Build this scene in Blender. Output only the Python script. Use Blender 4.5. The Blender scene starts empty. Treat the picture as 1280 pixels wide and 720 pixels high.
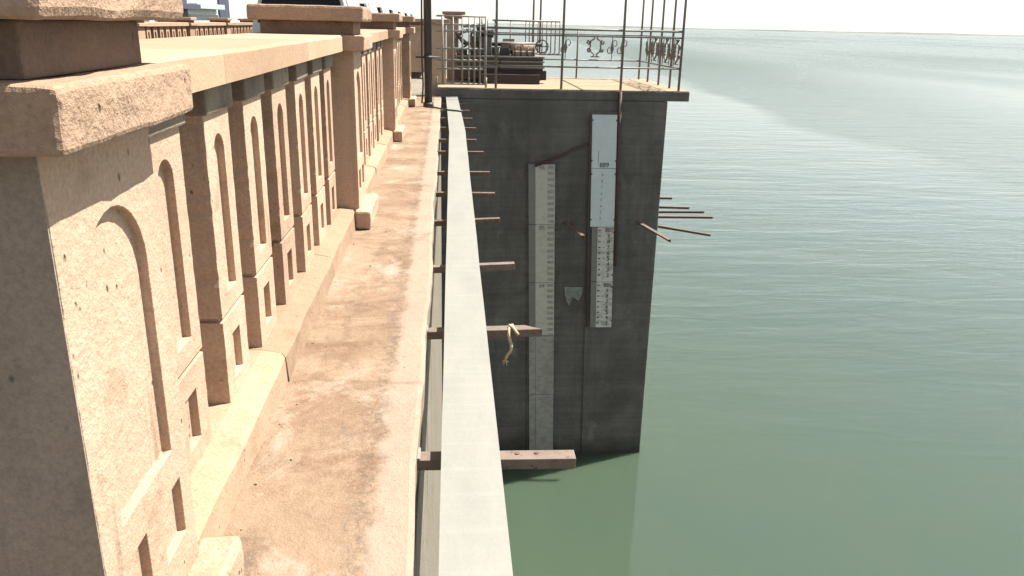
import bpy, bmesh, math, random
from mathutils import Vector, Matrix, noise as mnoise
random.seed(7)
R = math.radians
scene = bpy.context.scene
COL = scene.collection

# ------------------------------------------------------------------ camera
CAM_H = 1.15
PITCH, YAW, ROLL = R(18.2645), R(4.9125), R(1.3)
fw = Vector((math.sin(YAW)*math.cos(PITCH), math.cos(YAW)*math.cos(PITCH), -math.sin(PITCH)))
rt = Vector((math.cos(YAW), -math.sin(YAW), 0))
up = rt.cross(fw)
rt2 = rt*math.cos(ROLL) + up*math.sin(ROLL)
up2 = -rt*math.sin(ROLL) + up*math.cos(ROLL)
cd = bpy.data.cameras.new('camera')
cam = bpy.data.objects.new('camera', cd)
COL.objects.link(cam)
M = Matrix(((rt2.x, up2.x, -fw.x, 0), (rt2.y, up2.y, -fw.y, 0), (rt2.z, up2.z, -fw.z, CAM_H), (0, 0, 0, 1)))
cam.matrix_world = M
cd.sensor_width = 36
cd.lens = 1000/1280*36
cd.clip_start = 0.05
cd.clip_end = 60000
scene.camera = cam

# ------------------------------------------------------------------ sky, sun, exposure
SUN_EL = R(56)
SUN_DIR = Vector((math.cos(R(21))*math.cos(SUN_EL), math.sin(R(21))*math.cos(SUN_EL), math.sin(SUN_EL)))  # towards the sun
world = bpy.data.worlds.new('World')
scene.world = world
world.use_nodes = True
wn = world.node_tree
for n in list(wn.nodes):
    wn.nodes.remove(n)
sky = wn.nodes.new('ShaderNodeTexSky')
sky.sky_type = 'NISHITA'
sky.sun_disc = False
sky.sun_elevation = SUN_EL
sky.sun_rotation = math.atan2(SUN_DIR.x, SUN_DIR.y)
sky.air_density = 1.1
sky.dust_density = 0.6
sky.ozone_density = 0.0
sky.altitude = 100
bg = wn.nodes.new('ShaderNodeBackground')
bg.inputs[1].default_value = 0.066
wo = wn.nodes.new('ShaderNodeOutputWorld')
hs_ = wn.nodes.new('ShaderNodeHueSaturation')     # white summer haze: the whole sky a little less blue
hs_.inputs['Saturation'].default_value = 0.35
wn.links.new(sky.outputs[0], hs_.inputs['Color'])
wn.links.new(hs_.outputs[0], bg.inputs[0])
wn.links.new(bg.outputs[0], wo.inputs[0])
sl = bpy.data.lights.new('sun', 'SUN')
sl.energy = 5.0
sl.angle = R(0.53)
sl.color = (1.0, 0.93, 0.82)
sun = bpy.data.objects.new('sun', sl)
COL.objects.link(sun)
sun.rotation_euler = SUN_DIR.to_track_quat('Z', 'Y').to_euler()
sun.location = SUN_DIR*40
vs = scene.view_settings
vs.view_transform = 'Standard'
vs.look = 'None'
vs.exposure = 1.47
vs.gamma = 1
vs.use_curve_mapping = False
scene.cycles.volume_bounces = 1
scene.cycles.max_bounces = 8

# ------------------------------------------------------------------ material helpers
MATS = {}
def newmat(name):
    m = bpy.data.materials.new(name)
    m.use_nodes = True
    nt = m.node_tree
    for n in list(nt.nodes):
        nt.nodes.remove(n)
    out = nt.nodes.new('ShaderNodeOutputMaterial')
    p = nt.nodes.new('ShaderNodeBsdfPrincipled')
    nt.links.new(p.outputs[0], out.inputs[0])
    MATS[name] = m
    return m, nt, p
def N(nt, t, **kw):
    n = nt.nodes.new(t)
    for k, v in kw.items():
        if k.startswith('i_'):
            key = k[2:]
            key = int(key) if key.isdigit() else key.replace('_', ' ')
            n.inputs[key].default_value = v
        else:
            setattr(n, k, v)
    return n
def pos(nt, scale=(1, 1, 1), loc=(0, 0, 0)):
    g = N(nt, 'ShaderNodeNewGeometry')
    m = N(nt, 'ShaderNodeMapping')
    m.inputs['Scale'].default_value = scale
    m.inputs['Location'].default_value = loc
    nt.links.new(g.outputs['Position'], m.inputs[0])
    return m.outputs[0]
def noise(nt, vec, scale, detail=4, rough=0.6, dist=0.0):
    n = N(nt, 'ShaderNodeTexNoise', i_Scale=scale, i_Detail=detail, i_Roughness=rough, i_Distortion=dist)
    nt.links.new(vec, n.inputs['Vector'])
    return n.outputs['Fac']
def ramp(nt, fac, stops, interp='LINEAR'):
    r = N(nt, 'ShaderNodeValToRGB')
    r.color_ramp.interpolation = interp
    el = r.color_ramp.elements
    while len(el) < len(stops):
        el.new(0.5)
    for e, (p, c) in zip(el, stops):
        e.position = p
        e.color = (c, c, c, 1) if isinstance(c, (int, float)) else (*c, 1)
    nt.links.new(fac, r.inputs[0])
    return r.outputs[0]
def mix(nt, fac, a, b, mode='MIX'):
    m = N(nt, 'ShaderNodeMix', data_type='RGBA', blend_type=mode)
    for sock, v in ((m.inputs[0], fac), (m.inputs[6], a), (m.inputs[7], b)):
        if isinstance(v, (int, float)):
            sock.default_value = v
        elif isinstance(v, tuple):
            sock.default_value = (*v, 1)
        else:
            nt.links.new(v, sock)
    return m.outputs[2]
def mth(nt, op, a, b=None, c=None, clamp=False):
    m = N(nt, 'ShaderNodeMath', operation=op, use_clamp=clamp)
    for i, v in enumerate((a, b, c)):
        if v is None:
            continue
        if isinstance(v, (int, float)):
            m.inputs[i].default_value = v
        else:
            nt.links.new(v, m.inputs[i])
    return m.outputs[0]
def bump(nt, p, height, strength=0.5, dist=0.01, prev=None):
    b = N(nt, 'ShaderNodeBump', i_Strength=strength, i_Distance=dist)
    nt.links.new(height, b.inputs['Height'])
    if prev is not None:
        nt.links.new(prev, b.inputs['Normal'])
    nt.links.new(b.outputs[0], p.inputs['Normal'])
    return b.outputs[0]
def sepz(nt):
    g = N(nt, 'ShaderNodeNewGeometry')
    s = N(nt, 'ShaderNodeSeparateXYZ')
    nt.links.new(g.outputs['Position'], s.inputs[0])
    return s.outputs

def concrete(name, base, alt, stain, stain_amt=0.5, pit=0.5, rough=0.9, scale=1.0, bmp=0.006, streak=0.4, vary=0.14):
    m, nt, p = newmat(name)
    v = pos(nt)
    big = ramp(nt, noise(nt, v, 2.2*scale, 5, 0.62), [(0.35, 0), (0.68, 1)])
    c = mix(nt, big, base, alt)
    vs_ = pos(nt, (9*scale, 9*scale, 0.9*scale))
    st = ramp(nt, noise(nt, vs_, 1.0, 5, 0.65), [(0.52, 0), (0.75, 1)])
    c = mix(nt, mth(nt, 'MULTIPLY', st, streak), c, stain)
    run = ramp(nt, noise(nt, pos(nt, (16*scale, 16*scale, 0.8*scale), (4, 8, 2)), 1.0, 4, 0.6), [(0.60, 0), (0.72, 1)])
    rz_ = ramp(nt, noise(nt, pos(nt, (1.5, 1.5, 3), (1, 2, 7)), 1.0, 3, 0.6), [(0.48, 0), (0.6, 1)])
    c = mix(nt, mth(nt, 'MULTIPLY', mth(nt, 'MULTIPLY', run, rz_), streak*1.6, clamp=True), c, tuple(q*0.35 for q in stain))
    blot = ramp(nt, noise(nt, pos(nt, loc=(3, 7, 1)), 5.5*scale, 8, 0.7), [(0.54, 0), (0.7, 1)])
    c = mix(nt, mth(nt, 'MULTIPLY', blot, stain_amt), c, stain)
    fine = noise(nt, v, 120*scale, 3, 0.7)
    c = mix(nt, 0.32, c, ramp(nt, fine, [(0.3, 0.25), (0.62, 1.0)]), 'MULTIPLY')
    vo = N(nt, 'ShaderNodeTexVoronoi', i_Scale=34*scale, i_Randomness=1.0)
    nt.links.new(pos(nt, (1, 1, 0.6)), vo.inputs['Vector'])
    pits = ramp(nt, vo.outputs['Distance'], [(0.06, 1), (0.16, 0)])
    pm = ramp(nt, noise(nt, pos(nt, loc=(9, 2, 4)), 9*scale, 3, 0.6), [(0.5, 0), (0.62, 1)])
    pits = mth(nt, 'MULTIPLY', pits, pm)
    c = mix(nt, mth(nt, 'MULTIPLY', pits, pit), c, (stain[0]*0.5, stain[1]*0.5, stain[2]*0.5))
    oi = N(nt, 'ShaderNodeObjectInfo')
    hs = N(nt, 'ShaderNodeHueSaturation')
    nt.links.new(mth(nt, 'MULTIPLY_ADD', oi.outputs['Random'], vary*2, 1-vary), hs.inputs['Value'])
    nt.links.new(c, hs.inputs['Color'])
    nt.links.new(hs.outputs[0], p.inputs['Base Color'])
    p.inputs['Roughness'].default_value = rough
    p.inputs['Specular IOR Level'].default_value = 0.25
    h = mth(nt, 'SUBTRACT', mth(nt, 'ADD', mth(nt, 'MULTIPLY', fine, 0.35), noise(nt, v, 26*scale, 5, 0.65)), mth(nt, 'MULTIPLY', pits, 0.8))
    bump(nt, p, h, 0.6, bmp)
    return m
def flat(name, col, rough=0.6, metal=0.0, var=0.25, scale=20, bmp=0.0, alt=None):
    m, nt, p = newmat(name)
    v = pos(nt)
    f = noise(nt, v, scale, 5, 0.65)
    a = alt or tuple(x*(1-var) for x in col)
    c = mix(nt, ramp(nt, f, [(0.35, 0), (0.65, 1)]), col, a)
    nt.links.new(c, p.inputs['Base Color'])
    p.inputs['Roughness'].default_value = rough
    p.inputs['Metallic'].default_value = metal
    if bmp:
        bump(nt, p, f, 0.5, bmp)
    return m

concrete('parapet_plaster', (0.470, 0.338, 0.250), (0.405, 0.280, 0.200), (0.224, 0.150, 0.095), 0.55, 0.95, bmp=0.010, streak=0.42)
concrete('rough_cap_plaster', (0.400, 0.275, 0.195), (0.351, 0.236, 0.164), (0.133, 0.092, 0.067), 0.35, 0.9, bmp=0.016, streak=0.15, scale=1.0)
concrete('coping_plaster', (0.377, 0.262, 0.178), (0.346, 0.232, 0.153), (0.210, 0.140, 0.094), 0.20, 0.4, bmp=0.004, streak=0.1)
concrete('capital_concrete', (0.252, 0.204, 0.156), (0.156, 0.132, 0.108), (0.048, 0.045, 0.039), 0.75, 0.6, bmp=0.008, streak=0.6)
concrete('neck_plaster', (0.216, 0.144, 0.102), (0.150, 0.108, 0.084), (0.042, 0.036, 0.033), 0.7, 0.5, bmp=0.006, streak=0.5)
concrete('plinth_plaster', (0.333, 0.236, 0.164), (0.288, 0.198, 0.131), (0.153, 0.104, 0.066), 0.4, 0.7, bmp=0.007, streak=0.15)
concrete('grey_panel', (0.31, 0.25, 0.20), (0.24, 0.195, 0.158), (0.13, 0.118, 0.105), 0.5, 0.8, bmp=0.008, streak=0.3, vary=0)
concrete('road_asphalt', (0.07, 0.068, 0.065), (0.055, 0.053, 0.05), (0.035, 0.034, 0.033), 0.4, 0.3, vary=0)
concrete('dam_masonry', (0.236, 0.209, 0.166), (0.191, 0.170, 0.140), (0.068, 0.061, 0.052), 0.6, 0.5, bmp=0.02, streak=0.6, vary=0)
concrete('far_plaster', (0.380, 0.252, 0.173), (0.337, 0.222, 0.150), (0.184, 0.120, 0.084), 0.3, 0.2, streak=0.2)
concrete('platform_top', (0.330, 0.252, 0.174), (0.282, 0.210, 0.144), (0.180, 0.132, 0.090), 0.35, 0.3, vary=0)
concrete('ground_soil', (0.22, 0.18, 0.11), (0.12, 0.13, 0.06), (0.08, 0.09, 0.04), 0.5, 0.1, scale=0.05, vary=0)

def tower_mat():
    m, nt, p = newmat('tower_concrete')
    v = pos(nt)
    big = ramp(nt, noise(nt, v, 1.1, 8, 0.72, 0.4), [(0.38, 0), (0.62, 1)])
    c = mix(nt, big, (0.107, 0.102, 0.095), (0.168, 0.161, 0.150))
    # pour lifts: thin horizontal bands of slightly different concrete
    xyz = sepz(nt)
    lift = N(nt, 'ShaderNodeTexNoise', noise_dimensions='1D', i_Scale=1.0, i_Detail=0)
    nt.links.new(mth(nt, 'FLOOR', mth(nt, 'MULTIPLY', xyz[2], 1/0.72)), lift.inputs['W'])
    c = mix(nt, 0.55, c, ramp(nt, lift.outputs['Fac'], [(0.35, 0.45), (0.65, 1.0)]), 'MULTIPLY')
    hb = ramp(nt, noise(nt, pos(nt, (0.5, 0.5, 14)), 1.0, 4, 0.6), [(0.4, 0.70), (0.62, 1.0)])
    c = mix(nt, 0.5, c, hb, 'MULTIPLY')
    st = ramp(nt, noise(nt, pos(nt, (5, 5, 0.35)), 1.0, 5, 0.65), [(0.5, 0), (0.72, 1)])
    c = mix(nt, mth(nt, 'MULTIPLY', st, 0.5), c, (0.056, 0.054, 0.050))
    ef = ramp(nt, noise(nt, pos(nt, (1.2, 1.2, 0.7), (5, 5, 5)), 1.6, 7, 0.7), [(0.56, 0), (0.72, 1)])
    c = mix(nt, mth(nt, 'MULTIPLY', ef, 0.35), c, (0.300, 0.290, 0.274))
    # damp, algae-darkened band where the lake level moves up and down
    wet = ramp(nt, mth(nt, 'ADD', xyz[2], mth(nt, 'MULTIPLY', noise(nt, v, 1.7, 4), 0.6)), [(0.0, 1), (0.0, 1)])
    wl = mth(nt, 'MULTIPLY_ADD', mth(nt, 'ADD', xyz[2], mth(nt, 'MULTIPLY', noise(nt, v, 1.6, 4), 0.5)), -3.0, -18.1, clamp=True)
    c = mix(nt, mth(nt, 'MULTIPLY', wl, 0.9), c, (0.037, 0.038, 0.028))
    nt.links.new(c, p.inputs['Base Color'])
    p.inputs['Roughness'].default_value = 0.85
    p.inputs['Specular IOR Level'].default_value = 0.3
    h = mth(nt, 'ADD', noise(nt, v, 30, 5, 0.7), mth(nt, 'MULTIPLY', noise(nt, pos(nt, (0.3, 0.3, 9)), 1.0, 3), 1.4))
    bump(nt, p, h, 0.6, 0.02)
tower_mat()

def walkway_mat():
    m, nt, p = newmat('walkway_concrete')
    v = pos(nt)
    xyz = sepz(nt)
    a = ramp(nt, noise(nt, pos(nt, (1.6, 1.1, 1)), 1.6, 7, 0.68, 0.4), [(0.33, 0), (0.66, 1)])
    c = mix(nt, a, (0.289, 0.214, 0.155), (0.191, 0.131, 0.085))
    # worn brown film in broad cross bands
    b = ramp(nt, noise(nt, pos(nt, (1.5, 2.0, 1), (2, 5, 0)), 1.25, 10, 0.76, 0.6), [(0.47, 0), (0.60, 1)])
    c = mix(nt, mth(nt, 'MULTIPLY', b, 0.9), c, (0.156, 0.095, 0.062))
    g = ramp(nt, noise(nt, pos(nt, (2.6, 1.2, 1), (8, 3, 0)), 3.0, 8, 0.75), [(0.55, 0), (0.66, 1)])
    c = mix(nt, mth(nt, 'MULTIPLY', g, 0.55), c, (0.099, 0.078, 0.063))
    bl = ramp(nt, noise(nt, pos(nt, (1.3, 0.9, 1), (6, 1, 0)), 2.4, 8, 0.72, 0.5), [(0.54, 0), (0.64, 1)])
    c = mix(nt, mth(nt, 'MULTIPLY', bl, 0.6), c, (0.353, 0.296, 0.241))
    # cleaner cement screed along the outer edge, ragged inner border with grey lichen
    ed = mth(nt, 'ADD', xyz[0], mth(nt, 'MULTIPLY', mth(nt, 'SUBTRACT', noise(nt, pos(nt, (1, 1, 1)), 6, 6, 0.7), 0.5), 0.12))
    em = ramp(nt, mth(nt, 'ADD', ed, 0.5), [(0.305, 0), (0.335, 1)])
    c = mix(nt, mth(nt, 'MULTIPLY', em, 0.75), c, (0.289, 0.233, 0.185))
    eb = ramp(nt, mth(nt, 'ADD', ed, 0.5), [(0.24, 0), (0.30, 1), (0.33, 0)])
    lich = ramp(nt, noise(nt, v, 38, 6, 0.75), [(0.45, 0), (0.6, 1)])
    c = mix(nt, mth(nt, 'MULTIPLY', mth(nt, 'MULTIPLY', eb, lich), 0.7), c, (0.086, 0.072, 0.063))
    wv = N(nt, 'ShaderNodeVectorMath', operation='ADD')
    wn_ = N(nt, 'ShaderNodeTexNoise', i_Scale=4.0, i_Detail=5)
    nt.links.new(v, wn_.inputs['Vector'])
    sc_ = N(nt, 'ShaderNodeVectorMath', operation='SCALE')
    sc_.inputs['Scale'].default_value = 0.22
    nt.links.new(wn_.outputs['Color'], sc_.inputs[0])
    nt.links.new(pos(nt, (0.35, 0.9, 1)), wv.inputs[0])
    nt.links.new(sc_.outputs[0], wv.inputs[1])
    ck = N(nt, 'ShaderNodeTexVoronoi', feature='DISTANCE_TO_EDGE', i_Scale=0.75)
    nt.links.new(wv.outputs[0], ck.inputs['Vector'])
    crack = ramp(nt, ck.outputs['Distance'], [(0.003, 1), (0.010, 0)])
    c = mix(nt, mth(nt, 'MULTIPLY', crack, 0.28), c, (0.091, 0.061, 0.038))
    sp = ramp(nt, noise(nt, v, 55, 6, 0.8), [(0.56, 0), (0.68, 1)])
    c = mix(nt, mth(nt, 'MULTIPLY', sp, 0.5), c, (0.093, 0.062, 0.044))
    sp2 = ramp(nt, noise(nt, pos(nt, loc=(4, 4, 4)), 140, 4, 0.8), [(0.55, 0), (0.7, 1)])
    c = mix(nt, mth(nt, 'MULTIPLY', sp2, 0.6), c, (0.349, 0.277, 0.216))
    nt.links.new(c, p.inputs['Base Color'])
    p.inputs['Roughness'].default_value = 0.92
    p.inputs['Specular IOR Level'].default_value = 0.2
    h = mth(nt, 'ADD', mth(nt, 'MULTIPLY', noise(nt, v, 150, 4, 0.75), 0.4), noise(nt, v, 22, 6, 0.7))
    bump(nt, p, h, 0.7, 0.012)
walkway_mat()

def beam_mat():
    m, nt, p = newmat('beam_grey_paint')
    v = pos(nt)
    c = mix(nt, ramp(nt, noise(nt, pos(nt, (3, 0.8, 1)), 2.0, 6, 0.65), [(0.35, 0), (0.65, 1)]), (0.218, 0.216, 0.194), (0.182, 0.186, 0.171))
    sp = ramp(nt, noise(nt, v, 26, 6, 0.8), [(0.64, 0), (0.74, 1)])
    c = mix(nt, mth(nt, 'MULTIPLY', sp, 0.5), c, (0.087, 0.080, 0.065))
    ln = ramp(nt, noise(nt, pos(nt, (1.5, 26, 1)), 1.0, 4, 0.7), [(0.5, 0), (0.7, 1)])
    c = mix(nt, mth(nt, 'MULTIPLY', ln, 0.35), c, (0.252, 0.253, 0.237))
    nt.links.new(c, p.inputs['Base Color'])
    p.inputs['Roughness'].default_value = 0.6
    bump(nt, p, noise(nt, v, 60, 4, 0.6), 0.35, 0.003)
beam_mat()
def rust_mat(name, a, b, c2):
    m, nt, p = newmat(name)
    v = pos(nt)
    c = mix(nt, ramp(nt, noise(nt, v, 14, 6, 0.7), [(0.38, 0), (0.62, 1)]), a, b)
    c = mix(nt, ramp(nt, noise(nt, pos(nt, loc=(3, 3, 3)), 45, 4, 0.7), [(0.58, 0), (0.68, 1)]), c, c2)
    nt.links.new(c, p.inputs['Base Color'])
    p.inputs['Roughness'].default_value = 0.7
    bump(nt, p, noise(nt, v, 80, 4), 0.4, 0.003)
rust_mat('red_oxide_steel', (0.167, 0.126, 0.102), (0.132, 0.094, 0.074), (0.060, 0.040, 0.026))
rust_mat('brown_rusty_steel', (0.125, 0.083, 0.060), (0.083, 0.052, 0.039), (0.208, 0.165, 0.132))
rust_mat('maroon_pipe', (0.075, 0.040, 0.034), (0.05, 0.03, 0.027), (0.11, 0.06, 0.045))
flat('pole_paint', (0.035, 0.036, 0.038), 0.5)
flat('railing_paint', (0.16, 0.155, 0.145), 0.5, 0.2, alt=(0.11, 0.09, 0.075))
flat('light_rail_paint', (0.26, 0.25, 0.225), 0.5, 0.1)
flat('hoist_grey', (0.083, 0.079, 0.075), 0.55, 0.2)
flat('hoist_light_grey', (0.180, 0.176, 0.165), 0.55, 0.1)
flat('hoist_dark', (0.038, 0.034, 0.032), 0.5, 0.3)
flat('hoist_maroon', (0.022, 0.011, 0.010), 0.55)
flat('hoist_cream', (0.300, 0.225, 0.173), 0.6)
flat('rope_fibre', (0.55, 0.45, 0.28), 0.9, scale=90)
flat('ink', (0.045, 0.045, 0.045), 0.7)
flat('faded_ink', (0.10, 0.10, 0.10), 0.7, alt=(0.22, 0.22, 0.21), scale=50)
flat('car_white', (0.42, 0.42, 0.41), 0.3, var=0.04)
flat('car_glass', (0.010, 0.011, 0.013), 0.25)
MATS['car_glass'].node_tree.nodes['Principled BSDF'].inputs['Specular IOR Level'].default_value = 0.15
flat('tyre_rubber', (0.02, 0.02, 0.02), 0.85)
flat('wheel_silver', (0.45, 0.45, 0.46), 0.35, 0.8)
flat('lamp_lens', (0.55, 0.55, 0.52), 0.15)
flat('tail_red', (0.35, 0.02, 0.02), 0.25)
flat('shed_navy', (0.045, 0.055, 0.085), 0.6)
flat('shed_white', (0.72, 0.75, 0.76), 0.6, var=0.1)
flat('shed_teal', (0.36, 0.45, 0.46), 0.6)
flat('shed_roof', (0.25, 0.27, 0.28), 0.6)
flat('paint_patch', (0.20, 0.235, 0.22), 0.8, alt=(0.13, 0.14, 0.13), scale=14)
flat('shore_land', (0.045, 0.06, 0.045), 0.9, scale=0.004, alt=(0.07, 0.08, 0.06))

def plate_mat(name, col, dirt, amt, tint=None):
    m, nt, p = newmat(name)
    v = pos(nt)
    c = mix(nt, ramp(nt, noise(nt, pos(nt, (3, 3, 1)), 1.6, 5, 0.65), [(0.4, 0), (0.65, 1)]), col, tint or col)
    d = ramp(nt, noise(nt, pos(nt, (4, 4, 7)), 1.6, 6, 0.7), [(0.46, 0), (0.62, 1)])
    c = mix(nt, mth(nt, 'MULTIPLY', d, amt), c, dirt)
    nt.links.new(c, p.inputs['Base Color'])
    p.inputs['Roughness'].default_value = 0.45
plate_mat('gauge_enamel', (0.422, 0.422, 0.377), (0.257, 0.248, 0.215), 0.35)
plate_mat('gauge_blue_enamel', (0.523, 0.583, 0.590), (0.404, 0.472, 0.490), 0.3, (0.451, 0.546, 0.578))
plate_mat('gauge_worn_enamel', (0.497, 0.497, 0.464), (0.176, 0.169, 0.162), 0.7)
plate_mat('gauge_margin', (0.168, 0.164, 0.160), (0.120, 0.116, 0.112), 0.4)
plate_mat('gauge_silted', (0.287, 0.285, 0.270), (0.149, 0.144, 0.127), 0.6, (0.230, 0.228, 0.213))

def water_mat():
    m, nt, p = newmat('lake_water')
    xyz = sepz(nt)
    v = pos(nt)
    # wind lanes: ruffled water beyond a calm lane beside the dam
    wob = mth(nt, 'MULTIPLY', mth(nt, 'SUBTRACT', noise(nt, v, 0.03, 4, 0.55), 0.5), 16)
    lane = mth(nt, 'SUBTRACT', mth(nt, 'ADD', xyz[0], wob), mth(nt, 'MULTIPLY', xyz[1], 0.10))
    edge = mth(nt, 'MULTIPLY_ADD', lane, 0.30, -6.6, clamp=True)                     # 0 before x = 22, 1 past 25.5
    far = mth(nt, 'SUBTRACT', 1.0, mth(nt, 'MULTIPLY_ADD', lane, 0.035, -1.45, clamp=True))
    ruffle = mth(nt, 'MULTIPLY', edge, far)
    streaks = ramp(nt, noise(nt, pos(nt, (0.012, 0.0035, 1)), 1.0, 4, 0.6), [(0.48, 0), (0.62, 1)])
    outer = mth(nt, 'MULTIPLY_ADD', lane, 0.02, -1.0, clamp=True)
    ruffle = mth(nt, 'MAXIMUM', ruffle, mth(nt, 'MULTIPLY', mth(nt, 'MULTIPLY', streaks, outer), 0.75))
    # water body: turbid green
    body = mix(nt, ramp(nt, noise(nt, v, 0.12, 4, 0.6), [(0.35, 0), (0.65, 1)]), (0.047, 0.070, 0.048), (0.042, 0.067, 0.052))
    nt.links.new(body, p.inputs['Base Color'])
    p.inputs['Subsurface Weight'].default_value = 0.85
    p.inputs['Subsurface Radius'].default_value = (0.45, 0.6, 0.4)
    p.inputs['Subsurface Scale'].default_value = 0.5
    p.subsurface_method = 'BURLEY'
    p.inputs['IOR'].default_value = 1.42
    rgh = mth(nt, 'MULTIPLY_ADD', ruffle, 0.12, 0.035)
    rgh = mth(nt, 'ADD', rgh, mth(nt, 'MULTIPLY', mth(nt, 'MULTIPLY_ADD', xyz[1], 0.006, -0.12, clamp=True), 0.21))
    nt.links.new(rgh, p.inputs['Roughness'])
    w1 = noise(nt, pos(nt, (0.30, 1.10, 1)), 1.0, 4, 0.5, 0.5)
    w2 = noise(nt, pos(nt, (1.5, 4.6, 1), (3, 1, 0)), 1.0, 2, 0.5, 0.2)
    w3 = noise(nt, pos(nt, (0.12, 0.35, 1)), 1.0, 3, 0.5)
    h = mth(nt, 'ADD', mth(nt, 'MULTIPLY', w1, 1.0), mth(nt, 'ADD', mth(nt, 'MULTIPLY', w2, 0.18), mth(nt, 'MULTIPLY', w3, 1.2)))
    calm = mth(nt, 'MULTIPLY_ADD', mth(nt, 'ADD', xyz[1], mth(nt, 'MULTIPLY', wob, 0.4)), 0.10, -1.1, clamp=True)    # sheltered next to the dam
    calm = mth(nt, 'MULTIPLY_ADD', calm, 0.8, 0.2)
    amp = mth(nt, 'MULTIPLY', calm, mth(nt, 'MULTIPLY_ADD', ruffle, 0.7, 1.0))
    b = N(nt, 'ShaderNodeBump', i_Distance=0.085)
    nt.links.new(mth(nt, 'MULTIPLY', amp, 0.55), b.inputs['Strength'])
    nt.links.new(h, b.inputs['Height'])
    nt.links.new(b.outputs[0], p.inputs['Normal'])
water_mat()

# ------------------------------------------------------------------ mesh helpers
def finish(name, bm, mat, parent=None, bevel=0.0, segs=2, smooth=False, loc=None, mats=None):
    bmesh.ops.recalc_face_normals(bm, faces=bm.faces)
    me = bpy.data.meshes.new(name)
    bm.to_mesh(me)
    bm.free()
    for mm in (mats or [mat]):
        me.materials.append(MATS[mm])
    o = bpy.data.objects.new(name, me)
    COL.objects.link(o)
    if parent:
        o.parent = parent
    if loc:
        o.location = loc
    if smooth:
        for f in me.polygons:
            f.use_smooth = True
    if bevel:
        b = o.modifiers.new('bevel', 'BEVEL')
        b.width = bevel
        b.segments = segs
        b.limit_method = 'ANGLE'
        b.angle_limit = R(35)
    return o
def add_box(bm, x0, x1, y0, y1, z0, z1):
    vs_ = [bm.verts.new(c) for c in ((x0, y0, z0), (x1, y0, z0), (x1, y1, z0), (x0, y1, z0), (x0, y0, z1), (x1, y0, z1), (x1, y1, z1), (x0, y1, z1))]
    for q in ((0, 1, 2, 3), (4, 5, 6, 7), (0, 1, 5, 4), (1, 2, 6, 5), (2, 3, 7, 6), (3, 0, 4, 7)):
        bm.faces.new([vs_[i] for i in q])
    return vs_
def box(name, x0, x1, y0, y1, z0, z1, mat, parent=None, bevel=0.0, segs=2):
    bm = bmesh.new()
    add_box(bm, x0, x1, y0, y1, z0, z1)
    return finish(name, bm, mat, parent, bevel, segs)
def rough_box(name, x0, x1, y0, y1, z0, z1, mat, parent=None, amp=.004, bevel=.008):
    bm = bmesh.new()
    add_box(bm, x0, x1, y0, y1, z0, z1)
    for ax, L in ((0, x1-x0), (1, y1-y0), (2, z1-z0)):
        cuts = max(1, int(L/.035))
        es = [e for e in bm.edges if abs((e.verts[0].co-e.verts[1].co)[ax]) > L*.9]
        bmesh.ops.subdivide_edges(bm, edges=es, cuts=cuts, use_grid_fill=True)
    for v in bm.verts:
        q = mnoise.noise_vector(v.co*14 + Vector((3.1, 1.7, 9.2)))*amp + mnoise.noise_vector(v.co*45)*amp*.5
        if abs(v.co.z-z0) < 1e-5 or abs(v.co.z-z1) < 1e-5:
            q.z *= .4
        v.co += q
    return finish(name, bm, mat, parent, bevel, 2)
def add_tube(bm, pts, r, n=8, cap=True):
    pts = [Vector(p) for p in pts]
    rings = []
    prev = None
    for i, p in enumerate(pts):
        d = (pts[min(i+1, len(pts)-1)] - pts[max(i-1, 0)]).normalized()
        a = Vector((0, 0, 1)) if abs(d.z) < 0.9 else Vector((1, 0, 0))
        if prev is not None:
            a = prev
        s = d.cross(a).normalized()
        t = s.cross(d).normalized()
        prev = t
        rr = r[i] if isinstance(r, (list, tuple)) else r
        rings.append([bm.verts.new(p + (s*math.cos(2*math.pi*k/n) + t*math.sin(2*math.pi*k/n))*rr) for k in range(n)])
    for a, b in zip(rings, rings[1:]):
        for k in range(n):
            bm.faces.new((a[k], a[(k+1) % n], b[(k+1) % n], b[k]))
    if cap:
        bm.faces.new(rings[0][::-1])
        bm.faces.new(rings[-1])
def tube(name, pts, r, mat, parent=None, n=8, smooth=True):
    bm = bmesh.new()
    add_tube(bm, pts, r, n)
    o = finish(name, bm, mat, parent)
    if smooth:
        for f in o.data.polygons:
            f.use_smooth = len(f.vertices) == 4
    return o
def empty(name, loc=(0, 0, 0)):
    o = bpy.data.objects.new(name, None)
    o.empty_display_size = 0.2
    o.location = loc
    COL.objects.link(o)
    return o
def tag(o, label=None, cat=None, group=None, kind=None):
    if label:
        o['label'] = label
    if cat:
        o['category'] = cat
    if group:
        o['group'] = group
    if kind:
        o['kind'] = kind
    return o
def copy_tree(o, parent=None, loc=None):
    c = o.copy()
    COL.objects.link(c)
    c.parent = parent
    if loc is not None:
        c.location = loc
    for ch in o.children:
        copy_tree(ch, c)
    return c
def arch_outline(yc, w, z0, z1, arch, n=14):
    if not arch:
        return [(yc-w/2, z0), (yc+w/2, z0), (yc+w/2, z1), (yc-w/2, z1)]
    r = w/2
    pts = [(yc-r, z0), (yc+r, z0)]
    for k in range(n+1):
        a = math.pi*k/n
        pts.append((yc + r*math.cos(a), z1 - r + r*math.sin(a)))
    return pts
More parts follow.
